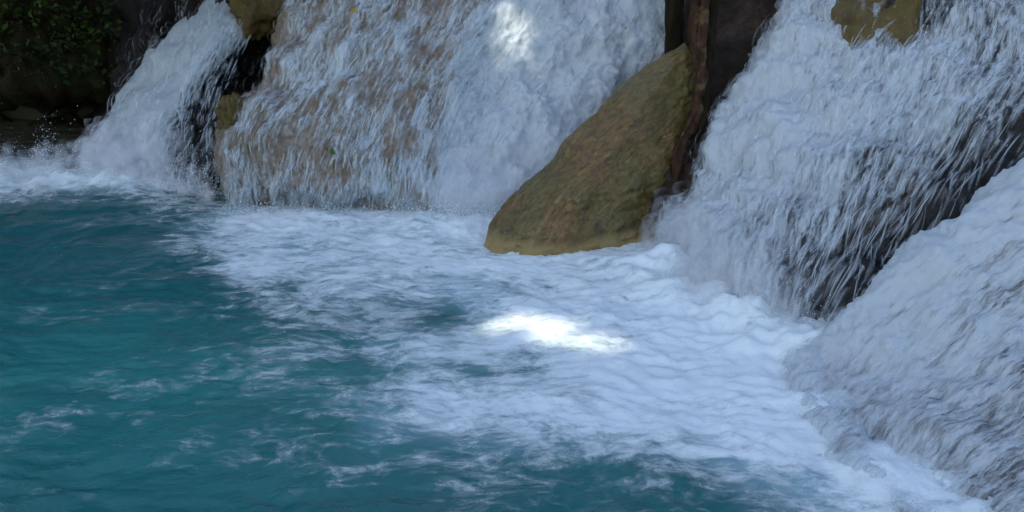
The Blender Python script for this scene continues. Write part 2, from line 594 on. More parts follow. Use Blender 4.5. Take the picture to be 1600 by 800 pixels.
# churned heaps where each fall lands
heap = np.zeros_like(X)
for (px, py, r, h) in [(170, 284, .45, .11), (60, 282, .45, .08), (-40, 280, .5, .06), (250, 290, .4, .06), (500, 345, .35, .05), (700, 350, .45, .07),
                       (1060, 430, .45, .10), (1110, 480, .45, .12), (1190, 515, .4, .12), (1270, 560, .35, .10), (1250, 640, .3, .08),
                       (1330, 730, .3, .06), (900, 510, .4, .05), (1000, 430, .4, .05)]:
    g = G(px, py)
    heap += h * np.exp(-((X - g[0]) ** 2 + ((Y - g[1]) * 1.2) ** 2) / r ** 2)
ZW = chop * (1 - .62 * ROUGHZ) + .034 * ROUGHZ * (billow - .5) + heap * (.75 + .8 * fbm(P0 * 3.1, 3))
WATER = np.stack([X, Y, ZW], -1)
aer = np.clip(sstep(.35, 1.0, DEN + .25 * fbm(warp * .9, 3)), 0, 1)
nyw, nxw = X.shape
faces = grid_faces(nyw, nxw, flip=True)
pool = mesh_obj('pool_water', WATER, faces, M_POOL, attrs={'aer': aer.ravel(), 'milk': np.clip(.75 * np.exp(-((X - G(20, 620)[0]) ** 2 / 2.6 ** 2 + (Y - G(20, 620)[1]) ** 2 / 1.3 ** 2)) * (1 + .5 * noise(P0 * 1.1 + 70)), 0, 1).ravel(), 'bank_shade': (sstep(9.9, 10.7, Y + .25 * noise(P0 * 1.3)) * sstep(-3.2, -4.2, X)).ravel()})
tag(pool, kind='structure')
d = DEN + .10 * fbm(P0 * 1.7 + 40, 3)
d = np.where(DEN > .015, np.clip(d, 0, 1.2), 0).ravel()
keep = d[faces].max(1) > .03
cx = WATER.reshape(-1, 3)[faces[:, 0]]
keep &= (cx[:, 0] > -7.5) & (cx[:, 0] < 4.5) & (cx[:, 1] > 2.6) & (cx[:, 1] < 12.5)
ff = faces[keep]
used, inv = np.unique(ff, return_inverse=True)
fluff = .006 + .018 * sstep(.5, 1.1, d) * np.clip(.5 + fbm(warp.reshape(-1, 3) * np.array([12, 14, 1]), 3, .6), 0, 1.5)
FVtx = WATER.reshape(-1, 3) + np.stack([0 * fluff, 0 * fluff, fluff], -1)
foam = mesh_obj('foam', FVtx[used], inv.reshape(-1, 4), M_FOAM, attrs={'cover': d[used]})
tag(foam, 'white churned foam floating on the turquoise pool', 'foam', kind='stuff')

# ------------------------------------------------------------------ rocks
def net(rows):
    return np.array([[U(*c) if len(c) == 3 else G(c[0], c[1]) for c in r] for r in rows])


def drop_below(nt_, depth=.6):
    """carry the last row straight down under the water"""
    last = nt_[-1].copy()
    last[:, 2] = -depth
    return np.concatenate([nt_, last[None]], 0)


# travertine mound behind the pool, under the two middle falls
BC = net([
    [(470, -190, 12.4), (455, -190, 11.2), (520, -190, 10.7), (590, -190, 10.5), (670, -190, 10.4), (760, -190, 10.4), (850, -190, 10.5), (950, -190, 10.6), (1050, -190, 10.7), (1160, -190, 10.9)],
    [(470, 0, 11.7), (448, 0, 10.3), (500, 0, 9.7), (575, 0, 9.45), (655, 0, 9.4), (745, 0, 9.45), (840, 0, 9.5), (930, 0, 9.6), (1020, 0, 9.7), (1120, 0, 9.9)],
    [(450, 75, 11.3), (425, 75, 9.9), (485, 75, 9.25), (560, 75, 9.0), (640, 75, 9.0), (725, 75, 9.1), (820, 75, 9.15), (915, 75, 9.3), (1010, 75, 9.4), (1110, 75, 9.6)],
    [(440, 128, 10.9), (405, 130, 9.45), (470, 128, 8.95), (545, 128, 8.72), (625, 128, 8.76), (710, 128, 8.88), (805, 128, 8.95), (900, 128, 9.1), (1005, 128, 9.25), (1110, 128, 9.4)],
    [(400, 158, 10.3), (365, 162, 8.98), (435, 168, 8.62), (525, 176, 8.48), (615, 176, 8.52), (700, 172, 8.66), (795, 168, 8.75), (890, 165, 8.9), (1000, 165, 9.1), (1110, 165, 9.3)],
    [(375, 225, 10.0), (340, 225, 8.66), (415, 230, 8.32), (515, 232, 8.24), (610, 230, 8.3), (695, 228, 8.42), (785, 228, 8.5), (885, 228, 8.65), (1000, 228, 8.9), (1110, 228, 9.1)],
    [(380, 290, 9.7), (348, 292, 8.52), (420, 295, 8.20), (515, 295, 8.13), (610, 295, 8.18), (692, 295, 8.22), (778, 295, 8.25), (885, 295, 8.4), (1000, 295, 8.7), (1110, 295, 8.9)],
    [(395, 312), (362, 322), (428, 328), (520, 331), (612, 331), (690, 334), (775, 338), (885, 330), (1000, 315), (1110, 305)],
])
BC = drop_below(BC)
mound = Patch(BC, lambda P: .13 * fbm(P * 1.5, 5, .55) + .03 * np.abs(fbm(P * np.array([9, 9, 6]), 3)) - .015)
tag(rock_patch('rock_mound', mound, 260, 200, M_TRAV), 'tan travertine mound under the middle curtain of thin falling water', 'rock')

# dark rock beside the left chute
AR = net([
    [(120, -190, 14.0), (205, -190, 12.0), (290, -190, 11.6), (370, -190, 11.4), (450, -190, 11.3), (530, -190, 11.6)],
    [(150, 0, 13.0), (212, 0, 11.7), (285, 0, 11.2), (360, 0, 10.75), (430, 0, 10.6), (510, 0, 11.0)],
    [(140, 75, 12.8), (203, 80, 11.4), (270, 75, 10.8), (345, 75, 10.7), (415, 75, 10.9), (500, 75, 10.7)],
    [(130, 130, 12.6), (192, 140, 11.2), (250, 135, 10.5), (325, 130, 10.3), (395, 130, 10.6), (480, 130, 10.3)],
    [(120, 190, 12.4), (176, 195, 11.0), (225, 200, 10.1), (300, 195, 9.6), (375, 190, 9.4), (460, 190, 9.9)],
    [(110, 235, 12.0), (160, 240, 10.8), (205, 250, 9.8), (285, 255, 9.35), (360, 255, 9.0), (440, 250, 9.5)],
    [(110, 262), (150, 268), (195, 280), (275, 290), (345, 300), (420, 290)],
])
AR = drop_below(AR)
arock = Patch(AR, lambda P: .16 * fbm(P * 1.5 + 3, 5, .55))
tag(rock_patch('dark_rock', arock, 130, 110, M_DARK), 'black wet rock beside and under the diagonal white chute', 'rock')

# knob of brown mossy rock at the top of the gap between chute and mound
def blob(name, c, r, mat, lab=None, cat=None, parent=None, amp=.25, fr=2.0, rot=0.0, n=44):
    th = np.linspace(0, math.pi, n)[:, None]
    ph = np.linspace(0, 2 * math.pi, 2 * n)[None, :]
    D = np.stack([np.sin(th) * np.cos(ph), np.sin(th) * np.sin(ph), np.cos(th) + 0 * ph], -1)
    k = 1 + amp * fbm(D * fr + np.array(c) * 3, 4, .5)
    D = D * k[..., None] * np.array(r)
    ca, sa = math.cos(rot), math.sin(rot)
    V = np.stack([D[..., 0] * ca - D[..., 2] * sa, D[..., 1], D[..., 0] * sa + D[..., 2] * ca], -1) + np.array(c)
    V[:, -1] = V[:, 0]
    o = mesh_obj(name, V, grid_faces(n, 2 * n), mat, parent)
    if lab:
        tag(o, lab, cat)
    return o


blob('mossy_rock', U(412, -5, 10.5), (.30, .35, .40), M_MOSSROCK, 'brown mossy rock knob at the top between the chute and the mound', 'rock', rot=-.35)
blob('ledge_rock', U(372, 190, 9.0), (.17, .28, .24), M_MOSSROCK, 'small ochre rock lump on the left end of the ledge', 'rock', rot=.2)

# left bank, undercut and dark
BK = net([
    [(-420, -200, 15), (-250, -200, 14), (-100, -200, 13.6), (20, -200, 13.4), (120, -200, 13.4), (210, -200, 13.6), (300, -200, 14.0)],
    [(-420, 0, 14), (-250, 0, 12.9), (-100, 0, 12.6), (20, 0, 12.5), (120, 0, 12.5), (210, 0, 12.6), (300, 0, 13.0)],
    [(-420, 70, 13.6), (-250, 70, 12.4), (-100, 70, 12.1), (20, 75, 12.0), (120, 70, 12.0), (210, 70, 12.2), (300, 70, 12.6)],
    [(-420, 125, 13.2), (-250, 125, 12.0), (-100, 125, 11.7), (20, 130, 11.6), (120, 125, 11.65), (210, 125, 11.9), (300, 125, 12.3)],
    [(-420, 155, 13.4), (-250, 155, 12.4), (-100, 155, 12.1), (20, 155, 12.0), (120, 155, 12.1), (210, 155, 12.3), (300, 155, 12.6)],
    [(-420, 180, 13.2), (-250, 180, 12.5), (-100, 180, 12.4), (20, 180, 12.35), (120, 180, 12.4), (210, 180, 12.5), (300, 180, 12.8)],
    [(-420, 196), (-250, 196), (-100, 197), (20, 197), (120, 197), (210, 196), (300, 196)],
])
BK = drop_below(BK)
bank = Patch(BK, lambda P: .22 * fbm(P * 1.3 + 8, 5, .55))
tag(rock_patch('earth_bank', bank, 110, 90, M_EARTH), 'dark undercut earth bank at the far left of the pool', 'bank')

# slope of brown rock between the boulder and the right fall
SL = net([
    [(1040, -190, 11.2), (1090, -190, 10.2), (1150, -190, 9.9), (1220, -190, 9.8), (1300, -190, 9.8)],
    [(1030, 0, 10.6), (1078, 0, 9.35), (1140, 0, 9.1), (1210, 0, 9.0), (1290, 0, 9.0)],
    [(1030, 80, 10.2), (1075, 80, 8.85), (1130, 80, 8.65), (1190, 80, 8.55), (1270, 80, 8.5)],
    [(1020, 160, 10.0), (1060, 160, 8.5), (1110, 160, 8.3), (1160, 160, 8.2), (1240, 160, 8.1)],
    [(1000, 240, 9.6), (1030, 240, 8.15), (1080, 240, 7.95), (1125, 240, 7.85), (1200, 240, 7.8)],
    [(970, 320, 9.2), (1000, 320, 7.75), (1045, 325, 7.55), (1090, 330, 7.5), (1160, 330, 7.5)],
    [(950, 360), (990, 368), (1030, 375), (1075, 380), (1150, 380)],
])
SL = drop_below(SL)
slope = Patch(SL, lambda P: .07 * fbm(P * 2.0 + 5, 5, .55))
tag(rock_patch('rock_slope', slope, 80, 130, M_BROWN), 'smooth dark brown rock slope between the boulder and the right waterfall', 'rock')

# rock under the right fall
ER = net([
    [(1180, -190, 10.6), (1262, -190, 9.6), (1350, -190, 9.2), (1450, -190, 8.9), (1550, -190, 8.7), (1650, -190, 8.5), (1770, -190, 8.3), (1900, -190, 8.2)],
    [(1170, 0, 10.0), (1232, 0, 8.75), (1310, 0, 8.25), (1400, 0, 7.95), (1500, 0, 7.7), (1600, 0, 7.5), (1720, 0, 7.3), (1850, 0, 7.2)],
    [(1140, 80, 9.7), (1192, 85, 8.35), (1272, 90, 7.85), (1362, 95, 7.45), (1462, 100, 7.15), (1567, 100, 6.95), (1685, 105, 6.8), (1810, 105, 6.7)],
    [(1100, 165, 9.3), (1150, 170, 7.95), (1222, 185, 7.4), (1308, 195, 6.95), (1408, 200, 6.65), (1515, 200, 6.5), (1630, 205, 6.4), (1750, 205, 6.35)],
    [(1060, 250, 8.9), (1103, 255, 7.6), (1172, 285, 6.95), (1252, 298, 6.5), (1350, 310, 6.2), (1458, 310, 6.1), (1570, 315, 6.05), (1690, 315, 6.05)],
    [(1030, 325, 8.5), (1062, 330, 7.4), (1122, 375, 6.55), (1202, 400, 6.1), (1302, 420, 5.85), (1405, 420, 5.85), (1510, 430, 5.85), (1630, 430, 5.9)],
    [(1000, 370), (1035, 392), (1085, 462), (1165, 505), (1260, 528), (1360, 545), (1460, 545), (1580, 540)],
])
ER = drop_below(ER)
erock = Patch(ER, lambda P: .12 * fbm(P * 1.7 + 21, 5, .55) + .02 * fbm(P * 9, 3))
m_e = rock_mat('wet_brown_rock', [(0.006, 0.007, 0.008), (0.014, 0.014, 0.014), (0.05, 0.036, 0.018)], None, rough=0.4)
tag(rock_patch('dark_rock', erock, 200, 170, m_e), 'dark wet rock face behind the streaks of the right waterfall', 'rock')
# rock hump that breaks through the top of the right fall
def slab(name, pts_rows, mat, lab, amp=.07):
    pt = Patch(net(pts_rows), lambda P: amp * fbm(P * 3 + 2, 4) - .045)
    return tag(rock_patch(name, pt, 60, 50, mat, back=.5), lab, 'rock')


slab('mossy_slab', [
    [(1270, -190, 9.35), (1330, -190, 8.95), (1400, -190, 8.75), (1470, -190, 8.6), (1540, -190, 8.75)],
    [(1250, -40, 8.75), (1318, -40, 8.27), (1388, -40, 8.03), (1462, -40, 7.91), (1530, -40, 8.1)],
    [(1262, 20, 8.5), (1308, 20, 8.02), (1380, 20, 7.77), (1452, 20, 7.68), (1508, 20, 7.95)],
    [(1290, 70, 8.2), (1322, 70, 7.77), (1372, 78, 7.52), (1422, 70, 7.48), (1462, 60, 7.75)],
    [(1330, 100, 7.9), (1345, 104, 7.6), (1375, 110, 7.42), (1402, 104, 7.45), (1425, 90, 7.75)],
], M_MOSSROCK, 'olive brown rock slab breaking through the top of the right waterfall')

# mound under the front fall
FR = net([
    [(1820, 60, 7.4), (1810, 95, 6.7), (1900, 130, 6.2), (1960, 250, 5.7), (2010, 400, 5.1), (2070, 540, 4.5), (2120, 700, 4.0)],
    [(1680, 260, 6.9), (1700, 195, 5.95), (1780, 245, 5.55), (1840, 350, 5.1), (1900, 480, 4.55), (1960, 620, 4.1), (2010, 770, 3.7)],
    [(1560, 380, 6.6), (1598, 272, 5.72), (1680, 330, 5.3), (1735, 430, 4.85), (1790, 550, 4.35), (1850, 690, 3.9), (1900, 820, 3.55)],
    [(1470, 450, 6.3), (1500, 338, 5.56), (1565, 400, 5.12), (1620, 500, 4.7), (1680, 620, 4.22), (1745, 750, 3.8), (1800, 860, 3.5)],
    [(1380, 510, 6.0), (1402, 410, 5.42), (1460, 480, 4.98), (1520, 575, 4.55), (1580, 690, 4.08), (1655, 805, 3.68), (1710, 900, 3.4)],
    [(1310, 550, 5.7), (1330, 480, 5.28), (1375, 550, 4.88), (1432, 642, 4.44), (1498, 745, 3.98), (1575, 850, 3.6), (1630, 930, 3.3)],
    [(1260, 570, 5.4), (1276, 545, 5.16), (1310, 615, 4.76), (1368, 700, 4.30), (1432, 785, 3.9), (1515, 890, 3.5), (1570, 960, 3.25)],
    [(1230, 560), (1236, 600), (1265, 662), (1322, 735), (1405, 812), (1490, 915), (1540, 985)],
])
FR = drop_below(FR)
frock = Patch(FR, lambda P: .07 * fbm(P * 2.0 + 31, 5, .55) + .02 * fbm(P * 10, 3))
m_f = rock_mat('front_rock', [(0.05, 0.047, 0.045), (0.10, 0.085, 0.075), (0.16, 0.125, 0.095)], None, rough=0.35, scale=4)
tag(rock_patch('front_mound', frock, 170, 150, m_f, back=1.0), 'brown rounded mound under the nearest waterfall at the right edge', 'rock')

# ------------------------------------------------------------------ the bare boulder
SEC = [  # left pixel, depth, right pixel, depth
    ((742, 412), 7.22, (1048, 388), 7.52), ((755, 388), 7.28, (1054, 358), 7.62), ((776, 350), 7.42, (1050, 325), 7.78), ((806, 305), 7.60, (1058, 286), 7.9), ((853, 256), 7.80, (1066, 243), 8.05),
    ((905, 202), 8.02, (1078, 200), 8.18), ((955, 150), 8.22, (1090, 158), 8.32), ((1008, 108), 8.42, (1098, 115), 8.48), ((1048, 80), 8.57, (1100, 84), 8.6), ((1080, 64), 8.68, (1096, 64), 8.68)]
L = smooth_path([U(*s[0], s[1]) for s in SEC], 90)
R = smooth_path([U(*s[2], s[3]) for s in SEC], 90)
th = np.linspace(0, 2 * math.pi, 121)[:-1]
cx = .5 - .5 * np.sign(np.cos(th)) * np.abs(np.cos(th)) ** .8
sy = np.sign(np.sin(th)) * np.abs(np.sin(th)) ** .75
# ridge nearer the left outline: the stone has an upper face and a front face
prof = np.where(sy > 0, np.minimum(cx / .34, (1 - cx) / .66 * 1.15 + .12) ** .75 * np.minimum(1, 4 * sy), sy * .8)
W = np.linalg.norm(R - L, axis=1)
ax = (L + R) / 2
V = L[:, None] + (R - L)[:, None] * cx[None, :, None]
bul = (.16 + .17 * sstep(0, 35, np.arange(90.)))[:, None] * W[:, None] * prof[None, :]
V = V + np.stack([0 * bul, -bul * .88, bul * .25 * (sy[None] > 0)], -1)
nn = np.stack([np.cos(th) * -1, -np.sin(th), 0 * th], -1)[None]
amp = .055 * fbm(V * np.array([1.6, 1.6, 2.4]) + 4, 5, .5) + .014 * fbm(V * 6, 5, .62) - .035 * np.clip(1 - np.abs(fbm(V * np.array([2.2, 2.2, 3.4]) + 61, 4, .6)) * 9, 0, 1)
V = V + nn * amp[..., None]
low = V[0].copy()
low[:, 2] = -.5
V = np.concatenate([low[None], V], 0)
ACR = np.concatenate([(cx * 1.0)[None] + 0 * W[:, None]] * 1, 0) * W[:, None]
ACR = np.concatenate([ACR[:1], ACR])
ALO = np.concatenate([[0], np.cumsum(np.linalg.norm(np.diff((L + R) / 2, axis=0), axis=1))])
ALO = np.concatenate([[-.3], ALO])[:, None] + 0 * ACR
GR = np.stack([ACR, ALO, np.sign(np.concatenate([sy])[None]) + 0 * ACR], -1).reshape(-1, 3)
GR = np.concatenate([GR, GR[-1:]])
n_r, n_s = V.shape[:2]
i = np.arange(n_r - 1)[:, None] * n_s + np.arange(n_s)[None]
j = np.arange(n_r - 1)[:, None] * n_s + (np.arange(n_s)[None] + 1) % n_s
q = np.stack([i, i + n_s, j + n_s, j], -1).reshape(-1, 4)
top = V[-1].mean(0)
Vb = np.concatenate([V.reshape(-1, 3), top[None] + np.array([[0, 0, .03]])])
last = (n_r - 1) * n_s
capq = np.stack([last + np.arange(n_s), np.full(n_s, n_r * n_s), np.full(n_s, n_r * n_s), last + (np.arange(n_s) + 1) % n_s], -1)
o = mesh_obj('boulder', Vb, q, M_BOULDER, attrs={'grain': GR})
tag(o, 'large bare ochre and olive boulder leaning out of the foam in the middle', 'boulder')

# ------------------------------------------------------------------ falls
def density_fn(grid):
    g = np.array(grid, float)

    def f(u, v):
        y = np.clip(v, 0, 1) * (g.shape[0] - 1)
        x = np.clip(u, 0, 1) * (g.shape[1] - 1)
        iy = np.minimum(y.astype(int), g.shape[0] - 2)
        ix = np.minimum(x.astype(int), g.shape[1] - 2)
        ty, tx = y - iy, x - ix
        return (g[iy, ix] * (1 - tx) + g[iy, ix + 1] * tx) * (1 - ty) + (g[iy + 1, ix] * (1 - tx) + g[iy + 1, ix + 1] * tx) * ty
    return f


def patchy(den, fu, fv, amt, seed):
    return lambda u, v: den(u, v) * (1 + amt * fbm(np.stack([u * fu + .25 * fv * v, v * fv, 0 * u + seed], -1), 3))


def strands(name, patch, den, n, parent, urange, vrange, wid, ln, lift=.05, k=(.35, .9), slant=0.0, seg=6, seed=0):
    mat = M_MIST if name == 'mist' else M_STRAND
    """separate ribbons and beads of falling water, each an arched strip that follows the flow line"""
    r = np.random.default_rng(seed)
    u0 = r.uniform(*urange, n * 4)
    v0 = r.uniform(*vrange, n * 4)
    P = patch.base(u0, v0)
    dd = den(u0, v0)
    cl = .5 + 1.5 * fbm(np.stack([u0 * 30, v0 * 8, u0 * 0 + seed], -1), 3)     # strands come in bunches
    pr = np.clip(dd * .5 + .6 * dd * cl, 0, 1)
    if name == 'water_strands':                            # where the sheet is solid few separate strands show
        pr = pr * (1.15 - .92 * sstep(.62, .98, dd))
    ok = r.uniform(0, 1, n * 4) < pr
    u0, v0, dd = u0[ok][:n], v0[ok][:n], dd[ok][:n]
    n = len(u0)
    Lv = np.linalg.norm(patch.base(u0, np.clip(v0 + .02, 0, 1)) - patch.base(u0, np.clip(v0 - .02, 0, 1)), axis=-1) / .04 + .3
    Lu = np.linalg.norm(patch.base(np.clip(u0 + .01, 0, 1), v0) - patch.base(np.clip(u0 - .01, 0, 1), v0), axis=-1) / .02 + .3
    ll = ln[0] + (ln[1] - ln[0]) * r.uniform(0, 1, n) ** 2.2
    ww = (wid[0] + (wid[1] - wid[0]) * r.uniform(0, 1, n) ** 1.2)
    kk = r.uniform(*k, n) * (1.0 - .55 * (ww - wid[0]) / (wid[1] - wid[0]))
    lf = lift * r.uniform(.15, 1, n) ** 1.5
    dr = (slant + .15 * r.normal(size=n)) * ll / Lu
    t = np.linspace(0, 1, seg + 1)
    vv = v0[:, None] + (ll / Lv)[:, None] * (t - .5)[None]
    wob = .0012 * np.sin(t[None] * 6 + r.uniform(0, 6, n)[:, None]) / Lu[:, None]
    uu = u0[:, None] + dr[:, None] * (t - .5)[None] + wob
    hop = lf[:, None] * (.5 + .9 * np.sin(math.pi * t)[None])
    h = seg // 2
    C3, n3 = patch.at(uu[:, [0, h, seg]], vv[:, [0, h, seg]], hop[:, [0, h, seg]])
    q = np.stack([2 * (t - .5) * (t - 1), -4 * t * (t - 1), 2 * t * (t - .5)], 0)
    C = np.einsum('nkc,kt->ntc', C3, q)
    nn = np.repeat(n3[:, 1:2], seg + 1, axis=1)
    tan = np.gradient(C, axis=1)
    tan /= np.linalg.norm(tan, axis=-1)[..., None] + 1e-9
    side = np.cross(tan, nn)
    side /= np.linalg.norm(side, axis=-1)[..., None] + 1e-9
    taper = np.sin(math.pi * (t * .92 + .04)) ** .5
    hw = ww[:, None] * taper[None] * .5
    V = np.stack([C - side * hw[..., None], C + nn * (hw * .3)[..., None], C + side * hw[..., None]], 2)      # n, seg+1, 3, 3
    V[..., 2] = np.maximum(V[..., 2], -.03)
    strip = np.zeros((n, seg + 1, 3, 3))
    strip[..., 0] = np.array([-1, 0, 1])
    strip[..., 1] = t[None, :, None]
    strip[..., 2] = kk[:, None, None]
    m = (seg + 1) * 3
    bf = []
    for a in range(seg):
        for b in range(2):
            i0 = a * 3 + b
            bf.append([i0, i0 + 3, i0 + 4, i0 + 1])
    fc = (np.arange(n)[:, None, None] * m + np.array(bf)[None]).reshape(-1, 4)
    return tag(mesh_obj(name, V.reshape(-1, 3), fc, mat, parent, attrs={'strip': strip.reshape(-1, 3)}), kind='stuff')


def sheet(name, patch, den, parent, urange, vrange, nu, nv, off=.03, seed=0, slant=0.0):
    u, v = np.meshgrid(np.linspace(*urange, nu), np.linspace(*vrange, nv))
    P, n = patch.at(u, v)
    du = np.linalg.norm(np.diff(P, axis=1), axis=-1).mean(0)
    dv = np.linalg.norm(np.diff(P, axis=0), axis=-1).mean(1)
    fu = np.concatenate([[0], np.cumsum(du)])
    fv = np.concatenate([[0], np.cumsum(dv)])
    flow = np.stack([fu[None, :] + 0 * v, fv[:, None] + 0 * u, 0 * u + seed * 3.7], -1)
    flow[..., 0] += slant * flow[..., 1]
    rel = .5 + .6 * fbm(flow * np.array([9, 2.2, 1]) + seed, 4)
    hgt = off + .013 * np.clip(rel, 0, 1.3) * den(u, v)
    P = P + n * hgt[..., None]
    e = np.minimum(np.minimum(u - urange[0], urange[1] - u) / (urange[1] - urange[0]) * 14, 1)
    dn = den(u, v) - (1 - e) * .8
    return mesh_obj(name, P, grid_faces(nv, nu), M_SHEET, parent, attrs={'flow': flow.reshape(-1, 3), 'cover': dn.ravel()})


def drops(name, centre_fn, n, parent, size, seed):
    """loose droplets thrown up from the splash"""
    r = np.random.default_rng(seed)
    C = centre_fn(r, n)
    s = size[0] + (size[1] - size[0]) * r.uniform(0, 1, n) ** 3
    oct_ = np.array([[1, 0, 0], [0, 1, 0], [-1, 0, 0], [0, -1, 0], [0, 0, 1.5], [0, 0, -1.3]], float)
    R_ = r.normal(size=(n, 6, 3)) * .15
    V = C[:, None] + (oct_[None] + R_) * s[:, None, None]
    fb = np.array([[0, 1, 4], [1, 2, 4], [2, 3, 4], [3, 0, 4], [1, 0, 5], [2, 1, 5], [3, 2, 5], [0, 3, 5]])
    fc = (np.arange(n)[:, None, None] * 6 + fb[None]).reshape(-1, 3)
    return tag(mesh_obj(name, V.reshape(-1, 3), fc, M_DROP, parent), kind='stuff')


def along(pts, n_jit, hz, back=0.0):
    pts = np.array([G(*p) for p in pts])

    def f(r, n):
        t = r.uniform(0, 1, n) * (len(pts) - 1)
        i = np.minimum(t.astype(int), len(pts) - 2)
        p = pts[i] + (pts[i + 1] - pts[i]) * (t - i)[:, None] + r.normal(size=(n, 3)) * np.array([n_jit, n_jit, 0])
        p[:, 2] = .03 + r.exponential(hz, n)
        p[:, 1] += back * p[:, 2]
        return p
    return f


def fountain(px, py, sx, sy, hz, lean=0.0):
    def f(r, n):
        g = np.array(G(px, py))
        a = r.normal(size=n)
        h = np.abs(r.exponential(hz, n))
        x = g[0] + a * sx + lean * h
        y = g[1] + r.normal(size=n) * sy
        return np.stack([x, y, .03 + h * np.exp(-.4 * a * a)], -1)
    return f


# A: the chute at the left
AW = net([
    [(318, -190, 12.0), (385, -190, 11.4), (420, -190, 11.2), (455, -190, 11.2), (500, -190, 11.6)],
    [(302, -10, 11.5), (338, -10, 10.95), (372, -10, 10.75), (398, -10, 10.7), (430, -10, 10.9)],
    [(252, 60, 11.2), (286, 60, 10.6), (325, 62, 10.3), (358, 62, 10.25), (395, 62, 10.4)],
    [(208, 120, 11.0), (244, 122, 10.35), (285, 128, 10.0), (322, 128, 9.9), (365, 130, 10.0)],
    [(168, 180, 10.7), (200, 185, 10.0), (245, 192, 9.65), (295, 195, 9.5), (345, 195, 9.55)],
    [(138, 230, 10.3), (168, 235, 9.7), (215, 245, 9.4), (280, 250, 9.2), (340, 250, 9.2)],
    [(125, 275), (150, 284), (205, 292), (275, 302), (345, 310)],
])
chute = Patch(AW, lambda P: .07 * fbm(P * 2.2 + 2, 4))
SPL = np.array([[G(-120, 285, 0), G(0, 285), G(100, 282), G(180, 286), G(260, 292), G(345, 312)]])
SPL = np.concatenate([SPL + np.array([-.1, .10, .42]), SPL + np.array([-.05, .05, .22]), SPL + np.array([0, 0, .04]), SPL + np.array([.02, -.10, -.06])])
splash = Patch(SPL)
dSp = density_fn([[.06, .10, .12, .5, .4, .1], [.25, .35, .45, .9, .7, .3], [.8, .9, 1, 1, .9, .5], [1, 1, 1, 1, 1, .6]])
fa = tag(empty('waterfall', G(205, 290)), 'narrow white chute pouring diagonally down at the far left', 'waterfall')
dA = density_fn([[.6, 1.2, 1.3, 1.2, .3], [.6, 1.2, 1.3, 1.2, .15], [.6, 1.25, 1.3, .62, .0], [.6, 1.25, 1.2, .28, .0], [.7, 1.25, 1.02, .2, .06], [.8, 1.2, 1.0, .28, .16], [.9, 1.2, 1.0, .4, .3]])


def inv(o, parent):
    o.parent = parent
    o.location = -parent.location
    return o


def children_of(fall, parts):
    for p in parts:
        inv(p, fall)


children_of(fa, [
    sheet('water_sheet', chute, dA, None, (0, 1), (0, 1), 90, 140, .02, 1),
    strands('water_strands', chute, dA, 1100, None, (.06, .97), (.03, .99), (.012, .06), (.10, .40), .09, seed=1),
    strands('mist', chute, dA, 260, None, (.1, .8), (.70, .97), (.12, .34), (.18, .40), .16, (.10, .30), seed=41),
    strands('mist', splash, dSp, 900, None, (.02, .98), (.12, .92), (.07, .24), (.10, .26), .12, (.12, .34), .1, seed=46),
    drops('splash', along([(-60, 285), (60, 280), (170, 285), (260, 295), (335, 312)], .13, .085), 6000, None, (.0015, .005), 2),
    drops('spray', fountain(70, 268, .10, .06, .13, .15), 1500, None, (.0015, .006), 3)])

# B: thin curtain over the tan mound
def sub(den, u0, u1):
    return lambda u, v: den((u - u0) / (u1 - u0), v)


fb = tag(empty('waterfall', G(500, 335)), 'thin lacy curtain of water over the tan mound left of centre', 'waterfall')
dB = sub(density_fn([
    [.1, .4, .5, .5, .5, .5], [.2, .5, .5, .42, .42, .5], [.2, .52, .5, .38, .40, .5], [.3, .62, .52, .40, .34, .42], [.36, .48, .5, .36, .34, .40],
    [.34, .38, .46, .40, .38, .44], [.36, .40, .42, .42, .42, .50], [.42, .46, .42, .46, .46, .55], [.4, .4, .4, .4, .4, .5]]), .10, .58)
dB0 = dB
dB = patchy(lambda u, v: dB0(u, v) - .04, 22, 9, .85, 3.3)
children_of(fb, [
    sheet('water_sheet', mound, dB, None, (.10, .60), (0, .90), 170, 170, .02, 2, .25),
    strands('water_strings', mound, dB, 420, None, (.10, .58), (.66, .84), (.006, .018), (.18, .42), .05, (.5, .95), -.05, seed=14),
    drops('splash', along([(350, 335), (500, 342), (650, 342)], .06, .03), 1800, None, (.002, .006), 15),
    strands('water_strands', mound, dB, 3500, None, (.09, .60), (.05, .87), (.007, .044), (.08, .38), .05, (.2, .75), -.22, seed=4)])

# C: white cascade between the curtain and the boulder
fc = tag(empty('waterfall', G(800, 338)), 'broad white cascade behind the left side of the boulder', 'waterfall')
dC = sub(density_fn([
    [.5, .75, .8, .75, .7], [.45, .8, .85, .75, .62], [.4, .82, .9, .75, .6], [.4, .85, .92, .8, .65], [.5, .9, .92, .82, .7],
    [.6, .95, .92, .85, .75], [.75, 1, .95, .9, .8], [.95, 1.05, 1.05, 1, .9], [1, 1, 1, 1, 1]]), .53, 1)
dC0 = dC
dC = patchy(lambda u, v: dC0(u, v) + .10, 18, 6, .18, 5.1)
children_of(fc, [
    sheet('water_sheet', mound, dC, None, (.53, 1), (0, .90), 150, 170, .035, 3, .38),
    strands('mist', mound, dC, 260, None, (.55, .92), (.62, .86), (.12, .35), (.2, .4), .14, (.10, .28), -.3, seed=42),
    drops('splash', along([(650, 345), (770, 350)], .10, .05), 2500, None, (.002, .006), 16),
    strands('water_strands', mound, dC, 2200, None, (.54, .97), (.05, .87), (.010, .07), (.09, .40), .07, (.2, .6), -.38, seed=5)])

